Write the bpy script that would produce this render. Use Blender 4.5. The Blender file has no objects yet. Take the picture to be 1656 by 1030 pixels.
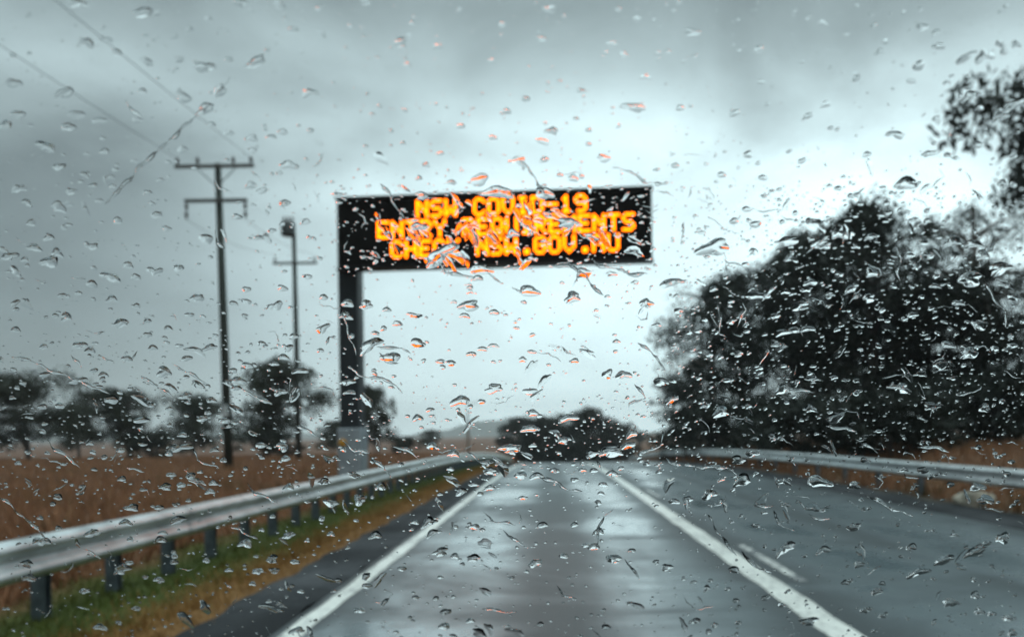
import bpy, math, random
import numpy as np
from mathutils import Vector, Matrix

random.seed(11)
rng = np.random.default_rng(11)
S = bpy.context.scene
COL = S.collection
R = math.radians

# ------------------------------------------------------------------ camera
F, CX, CY, EYE, ROLL = 1220.0, 894.0, 702.0, 1.35, 0.014      # focal length and optical axis in photo pixels, eye height, roll
cam = bpy.data.cameras.new("camera")
cam.sensor_width = 36.0
cam.lens = 36.0 * F / 1656.0
cam.shift_x = -(CX - 828.0) / 1656.0
cam.shift_y = (CY - 515.0) / 1656.0
cam.clip_start, cam.clip_end = 0.02, 9000
cam.dof.use_dof = True
cam.dof.focus_distance = 0.56
cam.dof.aperture_fstop = cam.lens / 4.0                         # a 4 mm pupil, focused on the wet glass
cam.dof.aperture_blades = 0
co = bpy.data.objects.new("camera", cam)
cr, sr = math.cos(ROLL), math.sin(ROLL)
co.matrix_world = Matrix(((cr, sr, 0, 0), (0, 0, -1, 0), (-sr, cr, 0, EYE), (0, 0, 0, 1)))
COL.objects.link(co)
S.camera = co

# ------------------------------------------------------------------ node helpers
def NT(tree):
    nd = tree.nodes
    def new(t, **kw):
        n = nd.new(t)
        for k, v in kw.items():
            if k == 'i':
                for a, b in v.items():
                    n.inputs[a].default_value = b
            else:
                setattr(n, k, v)
        return n
    def link(a, b):
        tree.links.new(a, b)
    def math_(op, a, b=None, clamp=False):
        n = nd.new('ShaderNodeMath'); n.operation = op; n.use_clamp = clamp
        for k, v in enumerate((a, b)):
            if v is None: continue
            if isinstance(v, (int, float)): n.inputs[k].default_value = v
            else: link(v, n.inputs[k])
        return n.outputs[0]
    def ramp(fac, stops, interp='LINEAR'):
        n = nd.new('ShaderNodeValToRGB'); cr_ = n.color_ramp; cr_.interpolation = interp
        while len(cr_.elements) < len(stops): cr_.elements.new(0.5)
        for e, (p, c) in zip(cr_.elements, stops):
            e.position = p
            e.color = (*c, 1) if not isinstance(c, (int, float)) else (c, c, c, 1)
        if fac is not None: link(fac, n.inputs[0])
        return n.outputs[0]
    def mix(fac, a, b, blend='MIX'):
        n = nd.new('ShaderNodeMix'); n.data_type = 'RGBA'; n.blend_type = blend
        for s, v in ((0, fac), (6, a), (7, b)):
            if isinstance(v, (int, float)): n.inputs[s].default_value = v
            elif isinstance(v, tuple): n.inputs[s].default_value = (*v, 1)
            else: link(v, n.inputs[s])
        return n.outputs[2]
    def maprange(v, a, b, c, d, smooth=False):
        n = nd.new('ShaderNodeMapRange'); n.interpolation_type = 'SMOOTHSTEP' if smooth else 'LINEAR'
        link(v, n.inputs[0])
        for k, x in enumerate((a, b, c, d)):
            if isinstance(x, (int, float)): n.inputs[k + 1].default_value = x
            else: link(x, n.inputs[k + 1])
        return n.outputs[0]
    return new, link, math_, ramp, mix, maprange

# ------------------------------------------------------------------ world: rain clouds over a Nishita sky
SUN_EL, SUN_AZ = R(55), R(150)
W = bpy.data.worlds.new("World"); S.world = W; W.use_nodes = True
W.node_tree.nodes.clear()
new, link, m_, ramp, mix, mr = NT(W.node_tree)
tc = new('ShaderNodeTexCoord')
sep = new('ShaderNodeSeparateXYZ'); link(tc.outputs['Generated'], sep.inputs[0])
X_, Z_ = sep.outputs[0], sep.outputs[2]
lx = ramp(mr(X_, -0.7, 0.7, 0, 1), [(0.0, .22), (0.11, .26), (0.20, .42), (0.27, .62), (0.36, .86), (0.5, .98), (0.72, 1.08), (1.0, 1.12)])
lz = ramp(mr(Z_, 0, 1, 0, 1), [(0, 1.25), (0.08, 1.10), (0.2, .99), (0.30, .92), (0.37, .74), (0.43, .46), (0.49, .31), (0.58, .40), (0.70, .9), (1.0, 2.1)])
lx2 = mix(mr(Z_, 0.28, 0.46, 0, 1, True), lx, (1.0, 1.0, 1.0))
den = m_('ADD', m_('ABSOLUTE', Z_), 0.32)
dv = new('ShaderNodeVectorMath', operation='DIVIDE'); link(tc.outputs['Generated'], dv.inputs[0])
cb = new('ShaderNodeCombineXYZ')
for k in range(3): link(den, cb.inputs[k])
link(cb.outputs[0], dv.inputs[1])
nz = new('ShaderNodeTexNoise', i={'Scale': 2.4, 'Detail': 8.0, 'Roughness': 0.52, 'Distortion': 0.35}); link(dv.outputs[0], nz.inputs['Vector'])
nz2 = new('ShaderNodeTexNoise', i={'Scale': 0.8, 'Detail': 3.0, 'Roughness': 0.5}); link(dv.outputs[0], nz2.inputs['Vector'])
amp = mr(Z_, 0.10, 0.40, 0.36, 1.8, True)
cloud = m_('ADD', m_('MULTIPLY', m_('SUBTRACT', nz.outputs[0], 0.5), amp), 1.0)
cloud = m_('MULTIPLY', cloud, mr(nz2.outputs[0], 0.3, 0.7, 0.86, 1.14))
lum = mix(1.0, mix(1.0, lx2, lz, 'MULTIPLY'), cloud, 'MULTIPLY')
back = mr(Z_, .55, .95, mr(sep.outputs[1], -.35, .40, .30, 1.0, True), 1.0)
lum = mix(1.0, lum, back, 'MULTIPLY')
tint = mix(1.0, lum, (7.95, 10.0, 10.35), 'MULTIPLY')
sky = new('ShaderNodeTexSky', sky_type='NISHITA', sun_disc=False, sun_elevation=SUN_EL, sun_rotation=SUN_AZ)
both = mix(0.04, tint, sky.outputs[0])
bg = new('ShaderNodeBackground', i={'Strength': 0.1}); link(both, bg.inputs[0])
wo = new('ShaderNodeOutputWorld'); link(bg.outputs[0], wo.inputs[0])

sun = bpy.data.lights.new("sun", 'SUN'); sun.energy = 0.5; sun.angle = R(25); sun.color = (1, .97, .92)
so = bpy.data.objects.new("sun", sun); COL.objects.link(so)
so.rotation_euler = Vector((-math.sin(SUN_AZ) * math.cos(SUN_EL), -math.cos(SUN_AZ) * math.cos(SUN_EL), -math.sin(SUN_EL))).to_track_quat('-Z', 'Y').to_euler()

vs = S.view_settings
vs.view_transform = 'Standard'; vs.look = 'None'; vs.gamma = 1; vs.exposure = 0.14
cy = S.cycles
cy.use_denoising = True
cy.max_bounces = 12; cy.transmission_bounces = 8; cy.diffuse_bounces = 2; cy.glossy_bounces = 4; cy.transparent_max_bounces = 12; cy.volume_bounces = 1
cy.sample_clamp_indirect = 6.0
S.render.engine = 'CYCLES'

# ------------------------------------------------------------------ geometry helpers
def ray(px, py):
    dx, dy = px - CX, CY - py
    return Vector(((cr * dx + sr * dy) / F, 1.0, (-sr * dx + cr * dy) / F))
def at(px, py, d):
    r = ray(px, py)
    return Vector((r.x * d, d, EYE + r.z * d))

class MB:
    def __init__(s): s.v = []; s.f = []; s.sm = []
    def add(s, vs, fs, smooth=False):
        o = len(s.v); s.v += [tuple(v) for v in vs]; s.f += [tuple(i + o for i in f) for f in fs]; s.sm += [smooth] * len(fs)
    def box(s, lo, hi, bev=0.0, mat=None):
        (x0, y0, z0), (x1, y1, z1) = lo, hi
        b = min(bev, (x1 - x0) * .45, (y1 - y0) * .45, (z1 - z0) * .45)
        if b <= 0:
            v = [(x, y, z) for z in (z0, z1) for x, y in ((x0, y0), (x1, y0), (x1, y1), (x0, y1))]
            f = [(3, 2, 1, 0), (4, 5, 6, 7), (0, 1, 5, 4), (1, 2, 6, 5), (2, 3, 7, 6), (3, 0, 4, 7)]
        else:
            v = []
            for z, q in ((z0, b), (z0 + b, 0), (z1 - b, 0), (z1, b)):
                for x, y in ((x0 + b + q * 0, y0 + q), (x1 - b, y0 + q), (x1 - q, y0 + b), (x1 - q, y1 - b), (x1 - b, y1 - q), (x0 + b, y1 - q), (x0 + q, y1 - b), (x0 + q, y0 + b)):
                    v.append((x, y, z))
            f = [tuple(range(7, -1, -1)), tuple(range(24, 32))]
            for k in range(3):
                for i in range(8):
                    j = (i + 1) % 8
                    f.append((k * 8 + i, k * 8 + j, k * 8 + 8 + j, k * 8 + 8 + i))
        if mat is not None: v = [mat @ Vector(p) for p in v]
        s.add(v, f)
    def tube(s, pts, rad, n=8, cap=True):
        pts = [Vector(p) for p in pts]
        if isinstance(rad, (int, float)): rad = [rad] * len(pts)
        vs_, fs = [], []
        for i, p in enumerate(pts):
            t = (pts[min(i + 1, len(pts) - 1)] - pts[max(i - 1, 0)]).normalized()
            a = t.cross(Vector((0, 0, 1)) if abs(t.z) < .9 else Vector((1, 0, 0))).normalized(); b = t.cross(a)
            for k in range(n):
                w = 2 * math.pi * k / n
                vs_.append(p + (a * math.cos(w) + b * math.sin(w)) * rad[i])
        for i in range(len(pts) - 1):
            for k in range(n):
                j = (k + 1) % n
                fs.append((i * n + k, i * n + j, i * n + n + j, i * n + n + k))
        if cap: fs += [tuple(range(n - 1, -1, -1)), tuple(range((len(pts) - 1) * n, len(pts) * n))]
        s.add(vs_, fs, True)
    def lathe(s, prof, base=(0, 0, 0), n=14):
        b = Vector(base); vs_, fs = [], []
        for r, z in prof:
            for k in range(n):
                w = 2 * math.pi * k / n
                vs_.append(b + Vector((r * math.cos(w), r * math.sin(w), z)))
        for i in range(len(prof) - 1):
            for k in range(n):
                j = (k + 1) % n
                fs.append((i * n + k, i * n + j, i * n + n + j, i * n + n + k))
        fs += [tuple(range(n - 1, -1, -1)), tuple(range((len(prof) - 1) * n, len(prof) * n))]
        s.add(vs_, fs, True)
    def mesh(s, name, mat):
        me = bpy.data.meshes.new(name); me.from_pydata(s.v, [], s.f)
        me.polygons.foreach_set('use_smooth', s.sm)
        me.materials.append(mat); me.update()
        return me
    def build(s, name, mat, parent=None, loc=None):
        return link_obj(name, s.mesh(name, mat), parent, loc)

def link_obj(name, me, parent=None, loc=None):
    o = bpy.data.objects.new(name, me); COL.objects.link(o)
    if parent: o.parent = parent
    if loc is not None: o.location = loc
    return o
def empty(name, loc=(0, 0, 0), rz=0):
    o = bpy.data.objects.new(name, None); COL.objects.link(o); o.location = loc; o.rotation_euler.z = rz; o.empty_display_size = .2
    return o
def tag(o, label=None, cat=None, group=None, kind=None):
    if label: o['label'] = label
    if cat: o['category'] = cat
    if group: o['group'] = group
    if kind: o['kind'] = kind
    return o
def np_mesh(name, verts, k, mat, smooth=False):
    """verts (n*k,3): n separate k-gons"""
    n = len(verts) // k
    me = bpy.data.meshes.new(name)
    me.vertices.add(n * k); me.vertices.foreach_set('co', np.asarray(verts, dtype=np.float32).ravel())
    me.loops.add(n * k); me.loops.foreach_set('vertex_index', np.arange(n * k, dtype=np.int32))
    me.polygons.add(n); me.polygons.foreach_set('loop_start', np.arange(0, n * k, k, dtype=np.int32))
    me.materials.append(mat); me.update(calc_edges=True)
    return me

# ------------------------------------------------------------------ materials
def material(name, col=(.5, .5, .5), rough=.6, metal=0.0, spec=.5, var=0.0, scale=8.0, bump=0.0, bscale=60.0):
    m = bpy.data.materials.new(name); m.use_nodes = True
    new, link, m_, ramp, mix, mr = NT(m.node_tree)
    b = m.node_tree.nodes['Principled BSDF']
    b.inputs['Roughness'].default_value = rough; b.inputs['Metallic'].default_value = metal
    b.inputs['Specular IOR Level'].default_value = spec
    tc = new('ShaderNodeTexCoord')
    if var:
        n = new('ShaderNodeTexNoise', i={'Scale': scale, 'Detail': 6.0, 'Roughness': .6}); link(tc.outputs['Object'], n.inputs['Vector'])
        lo = tuple(c * (1 - var) for c in col); hi = tuple(min(1, c * (1 + var)) for c in col)
        link(ramp(n.outputs[0], [(.3, lo), (.7, hi)]), b.inputs['Base Color'])
        link(mr(n.outputs[0], .3, .7, rough * .85, min(1, rough * 1.15)), b.inputs['Roughness'])
    else:
        b.inputs['Base Color'].default_value = (*col, 1)
    if bump:
        n = new('ShaderNodeTexNoise', i={'Scale': bscale, 'Detail': 5.0}); link(tc.outputs['Object'], n.inputs['Vector'])
        bp = new('ShaderNodeBump', i={'Strength': bump, 'Distance': .02}); link(n.outputs[0], bp.inputs['Height']); link(bp.outputs[0], b.inputs['Normal'])
    return m

M = {}
M['galv'] = material('galvanised_steel', (.60, .64, .65), .40, .75, var=.34, scale=2.2, bump=.1, bscale=8)
M['post_steel'] = material('weathered_post_steel', (.12, .15, .17), .6, .4, var=.3, scale=9)
M['sign_steel'] = material('painted_sign_steel', (.022, .028, .033), .5, .2, var=.25, scale=3)
M['sign_base'] = material('grey_sign_base', (.30, .34, .37), .6, .2, var=.2, scale=4)
M['cabinet'] = material('black_cabinet', (.012, .012, .013), .45, 0, .4, var=.3, scale=2)
M['screen'] = material('matt_black_screen', (.004, .004, .004), .8, 0, .15, var=.2, scale=30)
M['amber_plate'] = material('amber_plate', (.55, .27, .03), .5, var=.1)
M['timber'] = material('weathered_pole_timber', (.030, .040, .033), .8, var=.35, scale=4, bump=.3, bscale=20)
M['arm'] = material('crossarm_timber', (.10, .105, .10), .75, var=.3, scale=6)
M['ceramic'] = material('insulator_ceramic', (.11, .10, .095), .3, var=.15)
M['transformer'] = material('transformer_paint', (.05, .06, .06), .45, var=.2)
M['wire'] = material('aluminium_wire', (.10, .11, .115), .5, .5, var=.1)
M['bark'] = material('eucalypt_bark', (.085, .075, .065), .85, var=.4, scale=5, bump=.4, bscale=14)
M['pale_bark'] = material('pale_eucalypt_bark', (.20, .18, .16), .8, var=.45, scale=3, bump=.3, bscale=12)
def leafmat(name, a, b):
    m = bpy.data.materials.new(name); m.use_nodes = True
    new, link, m_, ramp, mix, mr = NT(m.node_tree)
    bs = m.node_tree.nodes['Principled BSDF']; bs.inputs['Roughness'].default_value = .55; bs.inputs['Specular IOR Level'].default_value = .25
    tc = new('ShaderNodeTexCoord'); n = new('ShaderNodeTexNoise', i={'Scale': .9, 'Detail': 4.0}); link(tc.outputs['Object'], n.inputs['Vector'])
    link(ramp(n.outputs[0], [(.35, a), (.68, b)]), bs.inputs['Base Color'])
    return m
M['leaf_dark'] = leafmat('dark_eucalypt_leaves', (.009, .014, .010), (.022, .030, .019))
M['leaf_olive'] = leafmat('olive_leaves', (.018, .025, .016), (.040, .048, .028))
M['leaf_far'] = leafmat('far_leaves', (.022, .027, .023), (.040, .046, .036))
M['paint'] = m = material('worn_white_paint', (.70, .71, .66), .35, 0, .5)
new, link, m_, ramp, mix, mr = NT(m.node_tree)
tc = new('ShaderNodeTexCoord'); n1 = new('ShaderNodeTexNoise', i={'Scale': 16.0, 'Detail': 7.0, 'Roughness': .7}); link(tc.outputs['Object'], n1.inputs['Vector'])
n2 = new('ShaderNodeTexNoise', i={'Scale': 1.1, 'Detail': 4.0}); link(tc.outputs['Object'], n2.inputs['Vector'])
k = m_('ADD', n1.outputs[0], m_('MULTIPLY', m_('SUBTRACT', n2.outputs[0], .5), .55))
link(ramp(k, [(.30, (.10, .11, .11)), (.40, (.40, .41, .39)), (.50, (.72, .73, .68)), (.75, (.82, .83, .78))]), m.node_tree.nodes['Principled BSDF'].inputs['Base Color'])
M['rock'] = material('pale_rock', (.34, .31, .25), .8, var=.3, scale=6, bump=.5, bscale=9)
M['hill'] = material('wooded_hillside', (.085, .105, .10), .95, 0, .1, var=.3, scale=.02)

def grassmat(name, a, b, c):
    m = bpy.data.materials.new(name); m.use_nodes = True
    new, link, m_, ramp, mix, mr = NT(m.node_tree)
    bs = m.node_tree.nodes['Principled BSDF']; bs.inputs['Roughness'].default_value = .8; bs.inputs['Specular IOR Level'].default_value = .15
    tc = new('ShaderNodeTexCoord'); n = new('ShaderNodeTexNoise', i={'Scale': .55, 'Detail': 8.0, 'Roughness': .65}); link(tc.outputs['Object'], n.inputs['Vector'])
    link(ramp(n.outputs[0], [(.33, a), (.5, b), (.68, c)]), bs.inputs['Base Color'])
    return m
M['dry_grass'] = grassmat('dry_brown_grass', (.115, .090, .042), (.27, .130, .070), (.37, .22, .118))
M['straw'] = grassmat('dead_straw_grass', (.15, .080, .025), (.24, .130, .042), (.30, .175, .065))
M['green_grass'] = grassmat('wet_green_grass', (.16, .10, .035), (.062, .085, .014), (.085, .11, .02))

M['glare_paint'] = m = material('painted_glare', (.4, .4, .4), .4, 0, .5)  # pale patchy colour standing in for glare on the wet road
new, link, m_, ramp, mix, mr = NT(m.node_tree)
tc = new('ShaderNodeTexCoord'); n1 = new('ShaderNodeTexNoise', i={'Scale': 7.0, 'Detail': 7.0, 'Roughness': .7}); link(tc.outputs['Object'], n1.inputs['Vector'])
link(ramp(n1.outputs[0], [(.40, (.08, .09, .10)), (.50, (.34, .35, .34)), (.62, (.66, .67, .63))]), m.node_tree.nodes['Principled BSDF'].inputs['Base Color'])

# ground: colour by strip across the road
m = bpy.data.materials.new('ground'); m.use_nodes = True; M['ground'] = m
new, link, m_, ramp, mix, mr = NT(m.node_tree)
bs = m.node_tree.nodes['Principled BSDF']; bs.inputs['Roughness'].default_value = .85; bs.inputs['Specular IOR Level'].default_value = .2
tc = new('ShaderNodeTexCoord'); sp = new('ShaderNodeSeparateXYZ'); link(tc.outputs['Object'], sp.inputs[0])
n1 = new('ShaderNodeTexNoise', i={'Scale': .9, 'Detail': 8.0, 'Roughness': .62}); link(tc.outputs['Object'], n1.inputs['Vector'])
n2 = new('ShaderNodeTexNoise', i={'Scale': 7.0, 'Detail': 8.0, 'Roughness': .7}); link(tc.outputs['Object'], n2.inputs['Vector'])
xx = m_('ADD', sp.outputs[0], m_('MULTIPLY', m_('SUBTRACT', n1.outputs[0], .5), 1.1))
strip = ramp(mr(xx, -8, 12, 0, 1), [(.0, (.12, .055, .028)), (.165, (.13, .062, .03)), (.19, (.06, .075, .016)), (.232, (.055, .075, .014)), (.252, (.20, .105, .035)), (.275, (.17, .09, .035)), (.285, (.05, .045, .04)), (.70, (.05, .05, .045)), (.76, (.055, .05, .04)), (.80, (.13, .07, .035)), (1.0, (.12, .058, .03))])
link(mix(1.0, strip, ramp(n2.outputs[0], [(.25, .55), (.75, 1.4)]), 'MULTIPLY'), bs.inputs['Base Color'])
bp = new('ShaderNodeBump', i={'Strength': .6, 'Distance': .05}); link(n2.outputs[0], bp.inputs['Height']); link(bp.outputs[0], bs.inputs['Normal'])

# wet asphalt: the wheel tracks are worn smooth and hold water, with sky sheen painted into their colour
def asphalt(name, base, r_lo, r_hi, tracks, spec=(.42, 1.0)):
    m = bpy.data.materials.new(name); m.use_nodes = True
    new, link, m_, ramp, mix, mr = NT(m.node_tree)
    bs = m.node_tree.nodes['Principled BSDF']
    tc = new('ShaderNodeTexCoord'); sp = new('ShaderNodeSeparateXYZ'); link(tc.outputs['Object'], sp.inputs[0])
    st = new('ShaderNodeMapping'); st.inputs['Scale'].default_value = (1.0, .16, 1.0); link(tc.outputs['Object'], st.inputs[0])
    n1 = new('ShaderNodeTexNoise', i={'Scale': 1.3, 'Detail': 7.0, 'Roughness': .6}); link(st.outputs[0], n1.inputs['Vector'])
    n2 = new('ShaderNodeTexNoise', i={'Scale': 85.0, 'Detail': 3.0, 'Roughness': .7}); link(tc.outputs['Object'], n2.inputs['Vector'])
    w = None
    for c, hw in tracks:
        d = m_('ABSOLUTE', m_('SUBTRACT', m_('ADD', sp.outputs[0], m_('MULTIPLY', m_('SUBTRACT', n1.outputs[0], .5), .5)), c))
        k = mr(d, hw * .35, hw * 1.5, 1, 0, True)
        w = k if w is None else m_('MAXIMUM', w, k)
    if w is None:
        w = mr(n1.outputs[0], .4, .6, 0, .3)
    pt = new('ShaderNodeMapping'); pt.inputs['Scale'].default_value = (.30, .42, 1.0); link(tc.outputs['Object'], pt.inputs[0])
    n3 = new('ShaderNodeTexNoise', i={'Scale': 1.0, 'Detail': 9.0, 'Roughness': .68, 'Distortion': .6}); link(pt.outputs[0], n3.inputs['Vector'])
    w = m_('MULTIPLY', w, mr(n1.outputs[0], .32, .6, .55, 1.0))
    w = m_('ADD', m_('MULTIPLY', w, mr(n3.outputs[0], .38, .57, .18, 1.0)), mr(n3.outputs[0], .52, .68, 0, .35), True)
    link(mr(w, 0, 1, r_hi, r_lo), bs.inputs['Roughness'])
    if tracks:                                                     # the film of water standing in the tracks
        link(mr(w, .25, .95, 0, .75), bs.inputs['Coat Weight']); bs.inputs['Coat IOR'].default_value = 1.33; bs.inputs['Coat Roughness'].default_value = .10
    link(mr(w, 0, 1, spec[0], spec[1]), bs.inputs['Specular IOR Level'])
    link(mix(1.0, mix(w, tuple(base), tuple(b * 4.3 for b in base)), ramp(n2.outputs[0], [(.3, .6), (.75, 1.5)]), 'MULTIPLY'), bs.inputs['Base Color'])  # paler base colour in the tracks stands in for reflected sky
    bp = new('ShaderNodeBump', i={'Distance': .004}); link(mr(w, 0, 1, .55, .10), bp.inputs['Strength'])
    link(n2.outputs[0], bp.inputs['Height']); link(bp.outputs[0], bs.inputs['Normal'])
    return m
M['road'] = asphalt('wet_asphalt', (.038, .049, .053), .17, .50, [(-1.0, .60), (.98, .56), (3.0, .62), (4.9, .72)])
M['shoulder'] = asphalt('coarse_dark_asphalt', (.026, .028, .030), .75, .9, [], (.05, .12))

# water on glass, and the glass
m = bpy.data.materials.new('water'); m.use_nodes = True; M['water'] = m
nt = m.node_tree; nt.nodes.remove(nt.nodes['Principled BSDF'])
g = nt.nodes.new('ShaderNodeBsdfGlass'); g.inputs['IOR'].default_value = 1.333; g.inputs['Roughness'].default_value = 0.0; g.inputs['Color'].default_value = (1, 1, 1, 1)
nt.links.new(g.outputs[0], nt.nodes['Material Output'].inputs['Surface'])
m = bpy.data.materials.new('clear_glass'); m.use_nodes = True; M['glass'] = m
nt = m.node_tree; nt.nodes.remove(nt.nodes['Principled BSDF'])
g = nt.nodes.new('ShaderNodeBsdfTransparent'); g.inputs['Color'].default_value = (.985, .995, .995, 1)
nt.links.new(g.outputs[0], nt.nodes['Material Output'].inputs['Surface'])
m = bpy.data.materials.new('amber_led'); m.use_nodes = True; M['led'] = m
nt = m.node_tree; nt.nodes.remove(nt.nodes['Principled BSDF'])
g = nt.nodes.new('ShaderNodeEmission'); g.inputs['Color'].default_value = (1.0, .155, .001, 1); g.inputs['Strength'].default_value = 6.5
nt.links.new(g.outputs[0], nt.nodes['Material Output'].inputs['Surface'])

# ------------------------------------------------------------------ terrain and road
def pz(y):
    if y <= 20: return 0.0
    if y <= 90: return -.0006 * (y - 20) ** 2
    if y <= 200: t = y - 90; return -2.94 - .084 * t + .084 * t * t / 220
    return -7.56
def bend(y): return 0.0 if y < 70 else .003 * (min(y, 260) - 70) ** 2
def sst(a, b, x):
    t = max(0, min(1, (x - a) / (b - a))); return t * t * (3 - 2 * t)
def gz(x, y):
    c = x - bend(y); p = pz(y)
    side = p * .28
    if c < -3:
        z = p + (side - p) * sst(-4, -11, c) + .10 * sst(-4.4, -6.5, c)
    elif c > 6.5:
        z = p + (side - p) * sst(8, 15, c) + .75 * sst(7.8, 12.5, c)
    else: z = p
    return z
def axis(parts):
    o = []
    for a, b, n in parts: o += list(np.linspace(a, b, n, endpoint=False))
    return o + [parts[-1][1]]
def sheet(name, xs, ys, fz, mat, kind='structure', fx=None):
    v = [((fx(x, y) if fx else x), y, fz(x, y)) for y in ys for x in xs]
    n = len(xs)
    f = [(j * n + i, j * n + i + 1, j * n + n + i + 1, j * n + n + i) for j in range(len(ys) - 1) for i in range(n - 1)]
    mb = MB(); mb.add(v, f, True)
    return tag(mb.build(name, mat), kind=kind)
gx = axis([(-2200, -400, 8), (-400, -60, 12), (-60, -14, 20), (-14, 14, 90), (14, 60, 24), (60, 400, 14), (400, 2200, 8)])
gy = axis([(-60, -4, 10), (-4, 30, 60), (30, 100, 50), (100, 260, 50), (260, 2250, 14)])
def gz2(x, y):
    z = gz(x, y)
    c = x - bend(y)
    if -2.9 < c < 6.3: z -= .03
    return z + (.03 * math.sin(x * 3.1 + y) * math.sin(y * 1.7 - x) if c < -3.4 or c > 7 else 0)
sheet('ground', gx, gy, gz2, M['ground'])
ry = axis([(-12, 60, 90), (60, 240, 90)])
def strip(name, x0, x1, dz, mat, nx=6, y0=None, y1=None):
    wob = .012 if mat in (M['paint'], M['glare_paint']) else (.05 if 'shoulder' in name else 0)
    ys = axis([(-12, 40, 320), (40, 240, 120)]) if wob and y0 is None else ry if y0 is None else axis([(y0, y1, max(2, int((y1 - y0) / .16)))])
    return sheet(name, list(np.linspace(x0, x1, nx)), ys, lambda x, y: pz(y) + dz, mat, fx=lambda x, y: x + bend(y) + (wob * math.sin(y * 5.3 + x * 40) * math.sin(y * 2.1 + x * 9)))
strip('road', -1.93, 6.12, .012, M['road'], 24)
strip('road_shoulder', -2.60, -1.93, .010, M['shoulder'])
strip('road_shoulder', 6.12, 7.15, .010, M['shoulder'])
strip('edge_line', -1.865, -1.715, .017, M['paint'], 3)
strip('centre_line', 1.77, 2.00, .017, M['paint'], 3)
for k in range(9):  # pale dashes drawn in place of glare beside the centre line
    y0 = 6.7 + k * 9.0
    strip('broken_glare_line', 2.15, 2.25, .017, M['glare_paint'], 3, y0, y0 + 2.2)

# hills beyond
def hill(cx, cyy, rx, ryy, h, seed):
    r_ = random.Random(seed); ph = [r_.uniform(0, 6) for _ in range(6)]
    xs = np.linspace(-1, 1, 44); ys = np.linspace(-1, 1, 14)
    v = []
    for b in ys:
        for a in xs:
            e = max(0, 1 - a * a) ** 1.3 * max(0, 1 - b * b)
            wob = 1 + .16 * math.sin(5 * a + ph[0]) + .09 * math.sin(13 * a + ph[1] + 2 * b) + .03 * math.sin(41 * a + ph[2])
            v.append((cx + a * rx, cyy + b * ryy, -9 + h * e * wob))
    n = len(xs)
    f = [(j * n + i, j * n + i + 1, j * n + n + i + 1, j * n + n + i) for j in range(len(ys) - 1) for i in range(n - 1)]
    mb = MB(); mb.add(v, f, True); tag(mb.build('hill', M['hill']), kind='structure')
hill(-135, 1900, 270, 200, 47, 1)
hill(-1150, 1950, 1000, 250, 28, 2)
hill(1010, 1950, 1080, 250, 32, 3)

# ------------------------------------------------------------------ grass (stuff)
def blades(name, n, sample, h, w, mat, lean=.5):
    pts = np.array([sample() for _ in range(n)])
    ang = rng.uniform(0, 2 * np.pi, n); hh = h * rng.uniform(.45, 1.25, n); ww = w * rng.uniform(.6, 1.4, n)
    dx, dy = np.cos(ang), np.sin(ang)
    la = rng.uniform(0, 2 * np.pi, n); ll = hh * lean * rng.uniform(.1, 1, n)
    a = pts + np.stack([-dx * ww, -dy * ww, 0 * ww], 1); b = pts + np.stack([dx * ww, dy * ww, 0 * ww], 1)
    c = pts + np.stack([np.cos(la) * ll, np.sin(la) * ll, hh], 1)
    tag(link_obj(name, np_mesh(name, np.stack([a, b, c], 1).reshape(-1, 3), 3, mat)), kind='stuff')
def samp(x0, x1, y0, y1, p=1.7, bias=0.0):
    def f():
        y = y0 + (y1 - y0) * random.random() ** p
        x = random.uniform(x0, x1)
        x += random.gauss(0, bias)
        return (x, y, gz2(x, y) - .02)
    return f
def field():
    y = 4 + 66 * random.random() ** 1.5
    x = -4.5 - (6 + y * .8) * random.random() ** 1.2
    return (x, y, gz2(x, y) - .02)
blades('dry_field_grass', 70000, field, .30, .014, M['dry_grass'], .7)
blades('green_verge_grass', 36000, samp(-4.5, -3.25, 3.2, 45, 1.6, .20), .075, .006, M['green_grass'], .9)
blades('dead_edge_grass', 26000, samp(-3.30, -2.75, 3.2, 48, 1.6, .16), .085, .006, M['straw'], .9)
def bank():
    y = 8 + 50 * random.random() ** 1.4
    x = 7.3 + 9 * random.random() ** 1.3
    return (x, y, gz2(x, y) - .02)
blades('dry_bank_grass', 26000, bank, .30, .014, M['dry_grass'], .7)

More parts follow.
